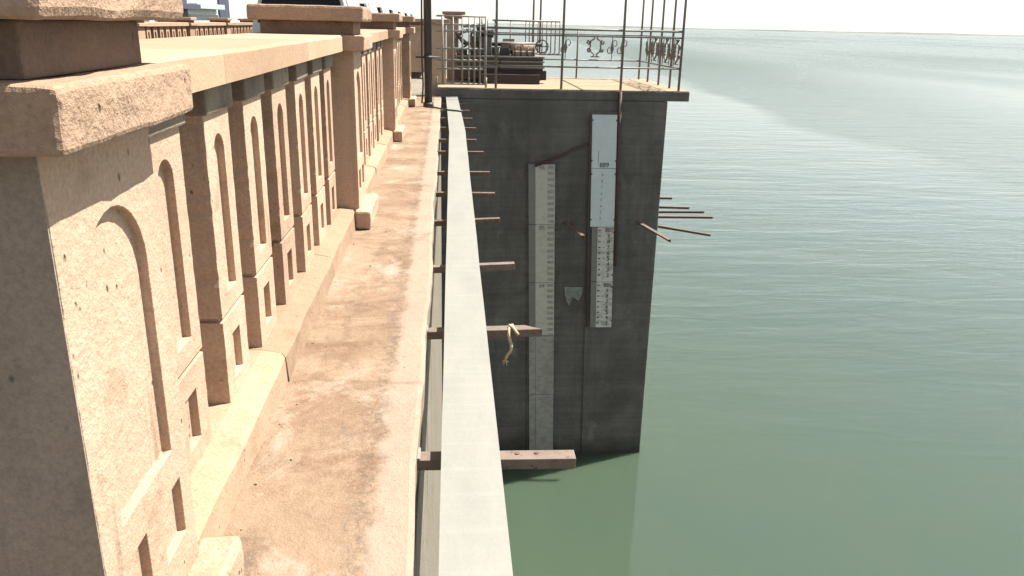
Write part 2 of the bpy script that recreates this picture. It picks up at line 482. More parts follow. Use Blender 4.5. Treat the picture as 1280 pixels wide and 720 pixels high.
def add_niche_block(bm, y0, y1, z0, z1, d, niches, depth, x=0.0):
    """block whose front lies on x, facing +X, with recessed niches cut in its front"""
    seg = max(2, int((z1-z0)/.022))
    jt = lambda a: random.uniform(-a, a) - (random.random() < .12)*a*1.6
    path = [(y0, z0), (y1, z0)] + [(y1 + jt(.0016), z0+(z1-z0)*k/seg) for k in range(1, seg)] + [(y1, z1), (y0, z1)] + [(y0 - jt(.0022), z1-(z1-z0)*k/seg) for k in range(1, seg)]
    outer = [bm.verts.new((x, a, b)) for k, (a, b) in enumerate(path)]
    no = len(outer)
    edges = [bm.edges.new((outer[i], outer[(i+1) % no])) for i in range(no)]
    for nn in niches:
        pl = arch_outline(*nn)
        loop = [bm.verts.new((x, a, b)) for a, b in pl]
        back = [bm.verts.new((x-depth, a + random.uniform(-.0015, .0015), b)) for a, b in pl]
        k = len(loop)
        for i in range(k):
            e = bm.edges.new((loop[i], loop[(i+1) % k]))
            edges.append(e)
        for i in range(k):
            bm.faces.new((loop[i], loop[(i+1) % k], back[(i+1) % k], back[i]))
        bm.faces.new(back)
    bmesh.ops.triangle_fill(bm, use_beauty=True, use_dissolve=False, edges=edges, normal=(1, 0, 0))
    rear = [bm.verts.new((x-d, v.co.y, v.co.z)) for v in outer]
    for i in range(no):
        bm.faces.new((outer[i], outer[(i+1) % no], rear[(i+1) % no], rear[i]))
    bm.faces.new(rear)

# ------------------------------------------------------------------ setting
WZ = -6.7
bm = bmesh.new()
S = 8500
vv = [bm.verts.new(c) for c in ((-0.35, -1400, WZ), (S, -1400, WZ), (S, S, WZ), (-0.35, S, WZ))]
bm.faces.new(vv)
tag(finish('water', bm, 'lake_water'), kind='structure')
bm = bmesh.new()
vv = [bm.verts.new(c) for c in ((-S, -1400, -2.6), (-7.3, -1400, -2.6), (-7.3, S, -2.6), (-S, S, -2.6))]
bm.faces.new(vv)
tag(finish('ground', bm, 'ground_soil'), kind='structure')

# far low shore of the reservoir
bm = bmesh.new()
prev = None
for k in range(121):
    a = R(2 + 62*k/120)
    d = 5600 + 500*math.sin(k*0.11) + 150*math.sin(k*0.41)
    h = 9.5 + 1.5*math.sin(k*0.13) + 1.2*math.sin(k*0.37) + random.uniform(-.8, .8)
    x, y = math.sin(a)*d, math.cos(a)*d
    ux, uy = math.sin(a), math.cos(a)
    row = [bm.verts.new((x, y, WZ - 0.4)), bm.verts.new((x+ux*30, y+uy*30, WZ + h*0.7)), bm.verts.new((x+ux*150, y+uy*150, WZ + h)), bm.verts.new((x+ux*900, y+uy*900, WZ-0.4))]
    if prev:
        for i in range(3):
            bm.faces.new((prev[i], row[i], row[i+1], prev[i+1]))
    prev = row
tag(finish('far_shore', bm, 'shore_land'), kind='structure')

# road on the dam crest
box('road', -6.35, -1.02, -30, 300, -0.5, -0.02, 'road_asphalt')
tag(bpy.data.objects['road'], kind='structure')

# walkway ledge outside the parapet, edge slightly uneven
bm = bmesh.new()
prev = None
ny = 120
for j in range(ny+1):
    y = -3 + (13.5+3)*j/ny
    e = -0.078 + 0.006*math.sin(y*2.1) + 0.004*math.sin(y*5.3+1) + random.uniform(-.003, .003)
    row = []
    for xx in (-0.53, -0.42, -0.3, -0.18, e-0.015):
        row.append(bm.verts.new((xx, y, random.uniform(-.0025, .0025))))
    row.append(bm.verts.new((e, y, -0.014 + random.uniform(-.004, .004))))
    row.append(bm.verts.new((e-0.004, y, -0.15 + random.uniform(-.004, .004))))
    row.append(bm.verts.new((-0.53, y, -0.15)))
    if prev:
        for i in range(len(row)):
            i2 = (i+1) % len(row)
            bm.faces.new((prev[i], row[i], row[i2], prev[i2]))
    else:
        first = row
    prev = row
bm.faces.new(first)
bm.faces.new(prev[::-1])
tag(finish('walkway', bm, 'walkway_concrete'), kind='structure')

# grit and crumbs of plaster along the foot of the plinth
bm = bmesh.new()
for k in range(170):
    y = random.uniform(1.2, 12.5)
    x = -.522 + abs(random.gauss(0, .05)) if random.random() < .7 else random.uniform(-.5, -.12)
    r_ = random.choice((.002, .0025, .003, .0035, .005))*random.uniform(.7, 1.2)
    m4 = Matrix.Translation((x, y, r_*.5)) @ Matrix.Rotation(random.uniform(0, 6), 4, 'Z') @ Matrix.Diagonal((1, random.uniform(.6, 1), .6, 1))
    bmesh.ops.create_icosphere(bm, subdivisions=1, radius=r_, matrix=m4)
tag(finish('grit', bm, 'plinth_plaster'), 'loose grit and plaster crumbs on the walkway', 'grit', kind='stuff')

# upstream face and body of the dam
t = empty('dam_wall', (-3.5, 0, WZ))
def part(o, root):
    o.parent = root
    o.matrix_parent_inverse = Matrix.Translation(-root.location)
    return o
part(box('upstream_face', -6.9, -0.084, -30, 300, -8.0, -0.152, 'dam_masonry'), t)
tag(t, 'long masonry dam wall under the walkway, dropping straight into the lake', 'dam')

# ------------------------------------------------------------------ parapet
PLINTH = 0.115
BAY = 3.59
PW = 0.39
def proto_baluster(mat='parapet_plaster'):
    bm = bmesh.new()
    add_niche_block(bm, -.12, .12, PLINTH, .358, .40, [(0, .085, .165, .295, False)], .02)
    add_box(bm, -.385, -.014, -.108, .108, .358, .370)
    add_niche_block(bm, -.12, .12, .370, .915, .40, [(0, .10, .425, .855, True)], .02)
    b = finish('baluster', bm, mat, None, 0.005, 2)
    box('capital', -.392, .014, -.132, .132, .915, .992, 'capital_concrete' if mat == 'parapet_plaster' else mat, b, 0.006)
    return b
def proto_pedestal(mat='parapet_plaster', cap='rough_cap_plaster'):
    bm = bmesh.new()
    add_niche_block(bm, -PW/2, PW/2, 0.0, .992, .50, [(-.0, .235, .388, .872, True), (.088, .105, .20, .318, False), (-.088, .105, .20, .318, False)], .016)
    p = finish('pedestal', bm, mat, None, 0.007, 2)
    rough_box('cap_slab', -.54, .07, -.275, .235, .992, 1.073, cap, p, .006)
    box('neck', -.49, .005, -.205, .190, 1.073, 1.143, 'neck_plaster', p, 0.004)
    rough_box('top_slab', -.54, .07, -.275, .235, 1.143, 1.222, cap, p, .006, .014)
    rough_box('foot_block', -.02, .072, -.275, .255, 0.002, .108, mat, p, .005, .014)
    return p
BAL = proto_baluster()
PED = proto_pedestal()
used = {'b': False, 'p': False}
def take(which, parent, loc, rz=0.0):
    src = {'b': BAL, 'p': PED}[which]
    if not used[which]:
        used[which] = True
        src.parent = parent
        src.location = loc
        o = src
    else:
        o = copy_tree(src, parent, loc)
    o.rotation_euler = (0, 0, rz)
    return o
def coping_mesh(name, y0, y1, parent, mat='coping_plaster'):
    bm = bmesh.new()
    n = max(2, int((y1-y0)/0.22))
    prev = None
    for j in range(n+1):
        y = y0 + (y1-y0)*j/n
        inner = 0 < j < n
        dx = random.uniform(-.0025, .0025)*inner
        dz = random.uniform(-.002, .002)*inner
        row = [bm.verts.new(c) for c in ((-.55+dx, y, .992), (-.55+dx, y, 1.063+dz), (-.56+dx, y, 1.073+dz), (-1.04, y, 1.073), (-1.04, y, .992))]
        if prev:
            for i in range(5):
                bm.faces.new((prev[i], row[i], row[(i+1) % 5], prev[(i+1) % 5]))
        else:
            bm.faces.new(row)
        prev = row
    bm.faces.new(prev[::-1])
    return finish(name, bm, mat, parent)
def plinth_mesh(name, y0, y1, parent, mat='plinth_plaster'):
    bm = bmesh.new()
    n = max(2, int((y1-y0)/0.12))
    prev = None
    for j in range(n+1):
        y = y0 + (y1-y0)*j/n
        d = [random.uniform(-.004, .004) for _ in range(3)]
        row = [bm.verts.new(c) for c in ((-.525+d[0], y, .001), (-.530+d[1], y, .088+d[2]), (-.541+d[1], y, .103+d[2]), (-.605, y, PLINTH+.001+d[2]*.5), (-1.0, y, PLINTH+.001), (-1.0, y, .001))]
        if prev:
            for i in range(6):
                bm.faces.new((prev[i], row[i], row[(i+1) % 6], prev[(i+1) % 6]))
        else:
            bm.faces.new(row)
        prev = row
    bm.faces.new(prev[::-1])
    return finish(name, bm, mat, parent)
def parapet(name, centres, label, cat):
    root = empty(name, (0, 0, 0))
    tag(root, label, cat)
    for i, c in enumerate(centres):
        take('p', root, (-.507 + random.uniform(-.002, .002), c, 0), random.uniform(-.006, .006) if i else 0)
        if i+1 < len(centres):
            cut = [c+.237, c+.262+.62, c+.262+1.9, c+BAY-.277]
            for a, b in zip(cut, cut[1:]):
                coping_mesh('coping', a+(.0015 if a != cut[0] else 0), b, root)
            for a, b in ((c+PW/2+.001, c+PW/2+1.05), (c+PW/2+1.056, c+PW/2+2.2), (c+PW/2+2.206, c+BAY-PW/2-.001)):
                plinth_mesh('plinth', a, b, root)
            for k in range(7):
                take('b', root, (-.607 + random.uniform(-.003, .003), c+.548+.4235*k + random.uniform(-.006, .006), 0), random.uniform(-.012, .012))
    return root
parapet('parapet', [1.237 + BAY*k for k in range(4)], 'cream concrete balustrade with arched niches and capped pedestals along the walkway', 'balustrade')
parapet('parapet', [20.2 + BAY*k for k in range(4)], 'stretch of cream balustrade beyond the railed tower platform', 'balustrade')

end = box('end_panel', -.985, -.5085, 1.0385, 1.0415, .02, .985, 'grey_panel', [o for o in bpy.data.objects if o.name == 'parapet'][0])  # thin panel, darker and greyer than the plaster, over the first pedestal's end
end['label'] = 'thin grey panel on the end face of the nearest pedestal'

# far parapet on the other side of the road
FX = -6.4
root = empty('parapet', (FX, 0, 0))
tag(root, 'distant cream balustrade on the far side of the dam road', 'balustrade')
fb = None
fp = None
for i in range(-1, 7):
    c = 21.9 + BAY*i
    def fadd(o, loc):
        o.parent = root
        o.location = loc
        return o
    if fp is None:
        fp = box('pedestal', -.5, 0, -.21, .21, -.06, .93, 'far_plaster', root, 0.008)
        box('cap_slab', -.54, .06, -.26, .26, .93, 1.0, 'far_plaster', fp, 0.01)
        box('neck', -.48, 0.0, -.2, .2, 1.0, 1.06, 'neck_plaster', fp)
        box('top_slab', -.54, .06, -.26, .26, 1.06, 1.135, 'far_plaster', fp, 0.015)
        fp.location = (0, c, 0)
    else:
        copy_tree(fp, root, (0, c, 0))
    cp = box('coping', -.5, 0.0, c+.262, c+BAY-.262, .925, 1.01, 'far_plaster', root, 0.006)
    pl = box('plinth', -.5, -.03, c+.212, c+BAY-.212, -.06, .06, 'far_plaster', root, 0.006)
    for k in range(7):
        if fb is None:
            bm = bmesh.new()
            add_niche_block(bm, -.12, .12, .06, .925, .36, [(0, .1, .37, .82, True), (0, .085, .12, .25, False)], .03, x=-.05)
            fb = finish('baluster', bm, 'far_plaster', root, 0.004)
            fb.location = (0, c+.565+.4235*k, 0)
        else:
            copy_tree(fb, root, (0, c+.565+.4235*k, 0))

# ------------------------------------------------------------------ tower
PY = 13.5
tw = empty('gauge_tower', (1.8, 15, WZ))
def tpart(o):
    return part(o, tw)
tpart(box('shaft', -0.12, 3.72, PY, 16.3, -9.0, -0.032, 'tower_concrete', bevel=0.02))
tpart(box('deck_slab', -0.16, 4.08, PY-.004, 16.62, -0.031, 0.125, 'tower_concrete', bevel=0.012))
tpart(box('deck_screed', -0.15, 4.07, PY+.006, 16.61, 0.1255, 0.137, 'platform_top'))
def leaner(name, x0t, x1t, x0b, x1b, zt, zb, y0, y1, mat):
    bm = bmesh.new()
    vs_ = [bm.verts.new(c) for c in ((x0b, y0, zb), (x1b, y0, zb), (x1b, y1, zb), (x0b, y1, zb), (x0t, y0, zt), (x1t, y0, zt), (x1t, y1, zt), (x0t, y1, zt))]
    for q in ((0, 1, 2, 3), (4, 5, 6, 7), (0, 1, 5, 4), (1, 2, 6, 5), (2, 3, 7, 6), (3, 0, 4, 7)):
        bm.faces.new([vs_[i] for i in q])
    return finish(name, bm, mat, None, 0.006)
tpart(leaner('gauge_pilaster', 2.41, 2.89, 2.60, 3.06, -0.22, -8.0, PY-.025, PY+.05, 'tower_concrete'))
tpart(leaner('gauge_pilaster', 1.365, 1.865, 1.545, 2.035, -1.08, -8.0, PY-.025, PY+.05, 'tower_concrete'))
tag(tw, 'dark concrete gauge tower standing in the lake, with an overhanging deck slab', 'tower')

# text -> mesh
def text_bm(bm, s, size, x, z, y, lean=0.0):
    cu = bpy.data.curves.new('t', 'FONT')
    cu.body = s
    cu.size = size
    cu.align_x = 'CENTER'
    cu.align_y = 'CENTER'
    cu.offset = size*0.012
    ob = bpy.data.objects.new('t', cu)
    COL.objects.link(ob)
    dg = bpy.context.evaluated_depsgraph_get()
    me = bpy.data.meshes.new_from_object(ob.evaluated_get(dg))
    me.transform(Matrix.Translation((x, y, z)) @ Matrix.Rotation(R(90), 4, 'X'))
    bm.from_mesh(me)
    bpy.data.meshes.remove(me)
    bpy.data.objects.remove(ob)
    bpy.data.curves.remove(cu)

def lerp(a, b, t_):
    return a + (b-a)*t_
# left staff gauge
lg = empty('staff_gauge', (1.7, PY-.05, WZ))
tag(lg, 'left staff gauge, long pale board with figures down its right edge reaching the water', 'water gauge')
GT, GB = -1.10, -6.72
def lgx(z):
    tt = (GT-z)/(GT-GB)
    return lerp(1.385, 1.56, tt)
zs = [-1.10, -2.15, -3.21, -4.22, -5.40, -7.2]
mm = ['gauge_enamel', 'gauge_enamel', 'gauge_enamel', 'gauge_silted', 'gauge_silted']
nums = ['86', '85', '84']
for i in range(5):
    z1, z0 = zs[i], zs[i+1]+.006
    xa, xb = lgx(z1), lgx(z0)
    part(leaner('margin_strip', xa, xa+.115, xb, xb+.115, z1, z0, PY-.058, PY-.022, 'gauge_margin' if i < 3 else 'gauge_silted'), lg)
    pl = part(leaner('plate', xa+.117, xa+.455, xb+.117, xb+.46, z1, z0, PY-.060, PY-.022, mm[i]), lg)
    if i < 3:
        bm = bmesh.new()
        for k in range(10):
            z = z1 - .05 - .105*k
            x = lgx(z)
            if k:
                text_bm(bm, '%d00' % (10-k), 0.078, x+.385, z, PY-.0625)
            else:
                text_bm(bm, nums[i], 0.10, x+.235, z-.005, PY-.0625)
                text_bm(bm, '000', 0.078, x+.385, z, PY-.0625)
        g = finish('numerals', bm, 'faded_ink', None)
        g.parent = pl
        g.matrix_parent_inverse = pl.matrix_basis.inverted()
        g.matrix_parent_inverse = Matrix.Identity(4)
        g.location = (0, 0, 0)
    for sx in (-.02, .475):
        for zz in (z1-.10, z0+.12):
            if i < 3:
                part(box('bolt_lug', lgx(zz)+sx-.02, lgx(zz)+sx+.02, PY-.05, PY-.02, zz-.015, zz+.015, 'maroon_pipe'), lg)
# right staff gauge
rg = empty('staff_gauge', (2.75, PY-.05, -4))
tag(rg, 'right staff gauge, bluish white board high up the tower beside the dark pipe', 'water gauge')
def rgx(z):
    return lerp(2.435, 2.565, (-.26-z)/3.8)
zs = [-.26, -1.165, -2.19, -3.2, -4.07]
mm = ['gauge_blue_enamel', 'gauge_blue_enamel', 'gauge_worn_enamel', 'gauge_worn_enamel']
for i in range(4):
    z1, z0 = zs[i], zs[i+1]+.006
    xa, xb = rgx(z1), rgx(z0)
    if i < 2:
        pl = part(leaner('plate', xa, xa+.425, xb, xb+.425, z1, z0, PY-.062, PY-.022, mm[i]), rg)
    else:
        part(leaner('margin_strip', xa+.03, xa+.128, xb+.03, xb+.128, z1, z0, PY-.058, PY-.022, 'gauge_margin'), rg)
        pl = part(leaner('plate', xa+.13, xa+.425, xb+.13, xb+.425, z1, z0, PY-.062, PY-.022, mm[i]), rg)
    bm = bmesh.new()
    if i == 0:
        text_bm(bm, '889', 0.11, rgx(z0)+.22, z0+.055, PY-.0645)
        add_box(bm, rgx(-.9)+.12, rgx(-.9)+.126, PY-.0645, PY-.063, -1.09, -.86)
    elif i == 1:
        for k in range(1, 9):
            text_bm(bm, '%d' % (10-k), 0.06, rgx(z1)+.2, z1-.108*k, PY-.0645)
    else:
        for k in range(9 if i == 2 else 8):
            z = z1 - .055 - .103*k
            x = rgx(z)
            add_box(bm, x+.15, x+.19, PY-.0645, PY-.063, z-.010, z+.010)
            big = k in (0, 5)
            if k == 0:
                text_bm(bm, '887' if i == 2 else '886', 0.10, x+.34, z, PY-.0645)
            else:
                text_bm(bm, '.', 0.12, x+.245, z+.03, PY-.0645)
                text_bm(bm, '%d' % (10-k), 0.125 if big else 0.095, x+.33, z, PY-.0645)
    g = finish('numerals', bm, 'faded_ink' if i == 1 else 'ink', None)
    g.parent = pl
    g.matrix_parent_inverse = Matrix.Identity(4)
    for sx in (.008, .417):
        for zz in (z1-.09, z0+.13):
            part(box('bolt', rgx(zz)+sx-.012, rgx(zz)+sx+.012, PY-.068, PY-.05, zz-.012, zz+.012, 'ink'), rg)
for o in list(bpy.data.objects):
    if o.name.startswith('numerals'):
        o.matrix_parent_inverse = Matrix.Identity(4)
        o['kind'] = 'stuff'

tag(tube('drain_pipe', [(2.895, PY-.03, .12), (2.93, PY-.055, -1.2), (2.985, PY-.055, -2.9)], .032, 'maroon_pipe'), 'dark maroon vertical pipe running down from the deck beside the right gauge', 'pipe')
tag(tube('conduit', [(2.405, PY-.07, -.28), (2.46, PY-.07, -2.2), (2.535, PY-.07, -4.05)], .016, 'maroon_pipe'), 'thin dark conduit along the left edge of the right gauge', 'pipe')
tag(tube('tie_rod', [(1.50, PY-.08, -1.12), (1.9, PY-.07, -.97), (2.40, PY-.05, -.74)], .024, 'maroon_pipe'), 'slanting rusty rod between the tops of the two gauges', 'rod')
bm = bmesh.new()
pp = [(2.10, -3.30), (2.44, -3.31), (2.43, -3.44), (2.37, -3.56), (2.26, -3.50), (2.20, -3.66), (2.15, -3.58), (2.12, -3.45)]
fr = [bm.verts.new((a, PY-.012, b)) for a, b in pp]
bk = [bm.verts.new((a, PY+.004, b)) for a, b in pp]
bm.faces.new(fr)
for i in range(len(pp)):
    bm.faces.new((fr[i], fr[(i+1) % len(pp)], bk[(i+1) % len(pp)], bk[i]))
o = finish('plaster_patch', bm, 'paint_patch')
part(o, tw)
o['label'] = 'small pale bluish patch on the tower between the gauges'

# angle irons
def angle_iron(name, p0, p1, w, h, t_, mat, parent=None, cut=0.0, side=1):
    """L section from p0 to p1: flat flange on top, web hanging on one side"""
    p0, p1 = Vector(p0), Vector(p1)
    d = (p1-p0).normalized()
    s = Vector((0, 0, 1)).cross(d).normalized()*side
    u = d.cross(s).normalized()
    if u.z < 0:
        u = -u
    bm = bmesh.new()
    prof = [(0, 0), (w, 0), (w, -t_), (t_, -t_), (t_, -h), (0, -h)]
    A = [bm.verts.new(p0 + s*a + u*b) for a, b in prof]
    B = [bm.verts.new(p1 + s*a + u*b + d*(cut*(-b/h if cut > 0 else a/w*1.0))*(-1 if cut > 0 else 1)) for a, b in prof]
    for i in range(6):
        bm.faces.new((A[i], A[(i+1) % 6], B[(i+1) % 6], B[i]))
    bm.faces.new(A)
    bm.faces.new(B)
    return finish(name, bm, mat, parent, 0.002)

# brackets carrying the beam: y, right end, rise of the tip
br = [(2.05, .375, .0, .0), (3.06, .392, .012, .07), (3.97, .355, .015, .0), (4.98, .34, .02, .0), (5.89, .362, .0, .0), (6.77, .372, .0, .0), (7.91, .368, .0, .0), (8.76, .33, .0, .0), (9.81, .36, .0, .0), (10.81, .35, 0, 0), (11.82, .34, 0, 0), (12.87, .33, 0, 0)]
order = ['nearest', 'second', 'third', 'fourth', 'fifth', 'sixth', 'seventh', 'eighth', 'ninth', 'tenth', 'eleventh', 'twelfth']
extra = ['flat pink-brown steel bracket with a rounded square end, over open water', 'red-brown bracket with pointed tip and rope tied on', '', '', 'steel bracket with flaking white edge', '', '', '', '', '', '', '']
for i, (y, xe, rise, cut) in enumerate(br):
    root = empty('wall_bracket', (-.1, y, -.06))
    zb = -.052
    o = angle_iron('angle_bar', (-.11, y, zb), (xe, y + random.uniform(-.02, .02), zb + rise), (.052 if i < 2 else .042), .034, .007, 'red_oxide_steel' if i < 3 else 'brown_rusty_steel', cut=-cut if cut else 0, side=1)
    part(o, root)
    cl = box('fixing_cleat', -.125, -.078, y-.005, y+.06, -.05, -.043, 'light_rail_paint', bevel=.002)
    part(cl, root)
    if i < 4:
        bt = tube('bolt', [(-.098, y+.028, -.044), (-.098, y+.028, -.034)], .009, 'brown_rusty_steel', n=6, smooth=False)
        part(bt, root)
        if i == 0:
            for bx in (.205, .262):
                part(tube('bolt', [(bx, y+.026, -.052), (bx, y+.026, -.049)], .007, 'brown_rusty_steel', n=8), root)
    if i < 2 or i == 4:
        lab = '%s from the camera: %s' % (order[i], extra[i])
    else:
        lab = '%s rusty bracket from the camera sticking out under the pale beam' % order[i]
    tag(root, lab, 'bracket', 'brackets under the beam')

# pale flat beam
bmroot = empty('flat_beam', (0, 6, -.05))
def beam_seg(pts, name='beam_length'):
    bm = bmesh.new()
    prev = None
    for (y, a, b, z) in pts:
        row = [bm.verts.new(c) for c in ((a, y, z), (b, y, z), (b, y, z-.006), (b-.006, y, z-.006), (b-.006, y, z-.05), (b-.012, y, z-.05), (b-.012, y, z-.008), (a+.012, y, z-.008), (a+.012, y, z-.05), (a+.006, y, z-.05), (a+.006, y, z-.006), (a, y, z-.006))]
        if prev:
            n = len(row)
            for i in range(n):
                bm.faces.new((prev[i], row[i], row[(i+1) % n], prev[(i+1) % n]))
        else:
            bm.faces.new(row)
        prev = row
    bm.faces.new(prev[::-1])
    return part(finish(name, bm, 'beam_grey_paint'), bmroot)
def seq(y0, y1, a0, a1, w0, w1, n, z=.001):
    r = []
    for k in range(n+1):
        t_ = k/n
        a = lerp(a0, a1, t_) + random.uniform(-.0012, .0012)
        r.append((lerp(y0, y1, t_), a, a + lerp(w0, w1, t_) + random.uniform(-.0012, .0012), z))
    return r
beam_seg(seq(-2.5, 8.98, -.050, .034, .153, .180, 20))
beam_seg(seq(8.985, 13.45, .034, .0, .182, .19, 8))
tag(bmroot, 'long flat pale grey steel beam lying on brackets beside the walkway', 'beam')

# rope hanging from the second bracket
rp = empty('rope', (.25, 3.06, -.05))
y = 3.06
pts = [(.262, y-.012, -.105), (.252, y-.012, -.06), (.255, y+.0, -.044), (.262, y+.03, -.040), (.272, y+.056, -.046), (.276, y+.062, -.075)]
part(tube('knot_loop', pts, .007, 'rope_fibre', n=8), rp)
pts = [(.258, y+.03, -.036), (.270, y+.0, -.034), (.283, y-.012, -.05), (.292, y-.014, -.062)]
part(tube('knot_loop', pts, .006, 'rope_fibre', n=8), rp)
pts = [(.262, y-.014, -.10), (.265, y-.016, -.118), (.260, y-.017, -.134), (.250, y-.017, -.148), (.244, y-.016, -.160), (.240, y-.016, -.170)]
part(tube('rope_tail', pts, [.008, .007, .0065, .006, .006, .005], 'rope_fibre', n=8), rp)
for k in range(6):
    a = k*1.05
    part(tube('frayed_strand', [(.240, y-.016, -.168), (.240+.014*math.cos(a), y-.016+.008*math.sin(a), -.182-.006*(k % 3))], .0022, 'rope_fibre', n=5), rp)
tag(rp, 'short frayed pale rope knotted round the second bracket', 'rope')

# iron stubs on the tower front and bars on its lake side
def bar(name, p0, p1, w, h, mat, label, cat, group=None):
    p0, p1 = Vector(p0), Vector(p1)
    bm = bmesh.new()
    d = (p1-p0).normalized()
    s = d.cross(Vector((0, 0, 1))).normalized()
    u = s.cross(d)
    prof = [(-w/2, 0), (w/2, 0), (w/2, -.008), (-w/2+.008, -.008), (-w/2+.008, -h), (-w/2, -h)]
    A = [bm.verts.new(p0+s*a+u*b) for a, b in prof]
    B = [bm.verts.new(p1+s*a+u*b) for a, b in prof]
    for i in range(6):
        bm.faces.new((A[i], A[(i+1) % 6], B[(i+1) % 6], B[i]))
    bm.faces.new(A)
    bm.faces.new(B)
    return tag(finish(name, bm, mat, None, .002), label, cat, group)
bar('iron_stub', (2.04, PY+.05, -2.10), (2.27, 12.80, -2.17), .07, .06, 'brown_rusty_steel', 'short rusty iron stub jutting from the tower between the two gauges', 'iron stub', 'stubs on the tower front')
bar('iron_stub', (3.33, PY+.05, -2.09), (3.70, 12.65, -2.20), .07, .06, 'brown_rusty_steel', 'longer rusty iron stub jutting from the tower near its lake-side corner', 'iron stub', 'stubs on the tower front')
for k, (ys, ye, zs_, ze, xe, w_) in enumerate(((13.72, 13.62, -2.2, -2.36, 4.74, 'lowest, slanting down'), (13.95, 13.95, -2.10, -2.11, 4.86, 'longest, level, second from the bottom'), (14.35, 14.35, -2.10, -2.10, 4.82, 'third from the bottom, brownish'), (14.85, 14.83, -2.11, -2.13, 4.68, 'fourth from the bottom'), (15.65, 15.63, -2.10, -2.11, 4.56, 'topmost and shortest'))):
    bar('iron_bar', (3.66, ys, zs_), (xe, ye, ze), .055, .05, 'brown_rusty_steel', 'iron bar sticking out of the tower over the lake, %s' % w_, 'iron bar', 'bars on the lake side of the tower')

# dark pole
pr = empty('pole', (-.25, 11.75, 0))
part(tube('shaft', [(-.25, 11.75, 0.0), (-.25, 11.75, 5.2)], .055, 'pole_paint', n=16), pr)
part(tube('base_collar', [(-.25, 11.75, 0.0), (-.25, 11.75, 0.06)], .075, 'pole_paint', n=16), pr)
part(tube('clamp_ring', [(-.25, 11.75, .66), (-.25, 11.75, .70)], .064, 'pole_paint', n=16), pr)
part(tube('clamp_bar', [(-.42, 11.73, .68), (-.08, 11.73, .68)], .012, 'pole_paint'), pr)
part(tube('cable', [(-.325, 11.72, 2.0), (-.33, 11.72, 1.2), (-.335, 11.72, .7), (-.32, 11.70, .3), (-.34, 11.68, .05)], .012, 'pole_paint'), pr)
tag(pr, 'dark upright steel pole at the end of the walkway', 'pole')
tag(tube('cable', [(-.30, 11.62, .012), (-.16, 11.5, .016), (-.07, 11.35, .014), (.03, 11.2, .014), (.12, 11.12, .014), (.22, 11.06, .012)], .011, 'pole_paint'), 'thin dark cable lying across the walkway end and the pale beam', 'cable')

# ------------------------------------------------------------------ deck railings
ZD = .137
def ring(cx, cz, rx, rz_, a0, a1, n, fn):
    return [fn(cx + rx*math.cos(R(a0+(a1-a0)*k/n)), cz + rz_*math.sin(R(a0+(a1-a0)*k/n))) for k in range(n+1)]
def ornament(root, fn, c, zb, zt, mat='railing_paint'):
    """wrought iron ornament: two facing scrolls forming a lozenge with cross bars"""
    bm = bmesh.new()
    zc = (zb+zt)/2
    h = (zt-zb)/2
    for s in (-1, 1):
        add_tube(bm, [fn(c+s*.05, zt), fn(c+s*.02, zt-.04), fn(c+s*.13, zc+h*.45), fn(c+s*.10, zc+h*.1), fn(c+s*.12, zc-h*.35), fn(c+s*.02, zb+.04), fn(c+s*.05, zb)], .017, 6)
        add_tube(bm, ring(c+s*.135, zc+h*.42, .035, .035, 90, 400, 10, fn), .017, 6)
        add_tube(bm, ring(c+s*.125, zc-h*.36, .032, .032, 90, 400, 10, fn), .017, 6)
    add_tube(bm, [fn(c-.09, zt), fn(c+.09, zt)], .012, 6)
    add_tube(bm, [fn(c-.09, zb), fn(c+.09, zb)], .012, 6)
    o = finish('ornament', bm, mat)
    part(o, root)
def spear(root, fn, c, zb, zt, mat='railing_paint'):
    bm = bmesh.new()
    zc = (zb+zt)/2
    add_tube(bm, [fn(c, zb), fn(c, zt)], .009, 6)
    add_tube(bm, [fn(c, zc-.14), fn(c, zc-.02), fn(c, zc+.14)], [.006, .040, .006], 8)
    add_tube(bm, ring(c+.05, zc+.08, .045, .06, -90, 180, 9, fn), .010, 6)
    add_tube(bm, ring(c-.05, zc-.06, .045, .06, 90, 360, 9, fn), .010, 6)
    o = finish('scroll', bm, mat)
    part(o, root)
TALL = 2.75
# front
r = empty('railing', (2.3, 13.56, ZD))
for x in (.82, 1.91, 2.91, 3.90):
    part(tube('post', [(x, 13.56, ZD-.01), (x, 13.56, TALL)], .021, 'railing_paint', n=10), r)
for z, rr in ((1.085, .017), (.985, .012), (.495, .014), (TALL, .02)):
    part(tube('rail', [(.66, 13.56, z), (3.90, 13.56, z)], rr, 'railing_paint' if z > 0.6 else 'railing_paint'), r)
tag(r, 'front railing of the tower deck with four tall posts', 'railing')
# lake side
r = empty('railing', (3.9, 14.9, ZD))
for y in (14.15, 14.92, 15.75, 16.5):
    part(tube('post', [(3.90, y, ZD-.01), (3.90, y, TALL)], .019, 'railing_paint', n=10), r)
for z, rr in ((1.085, .016), (.985, .012), (.495, .014), (TALL, .02)):
    part(tube('rail', [(3.90, 13.59, z), (3.90, 16.5, z)], rr, 'railing_paint'), r)
fy = lambda a, z: (3.90, a, z)
for c in (13.85, 14.52, 15.32):
    ornament(r, fy, c, .56, .95)
for c in (14.02, 14.32, 14.75, 15.05, 15.55, 15.95):
    spear(r, fy, c, .52, .97)
tag(r, 'lake-side railing of the tower deck with wrought iron scrolls', 'railing')
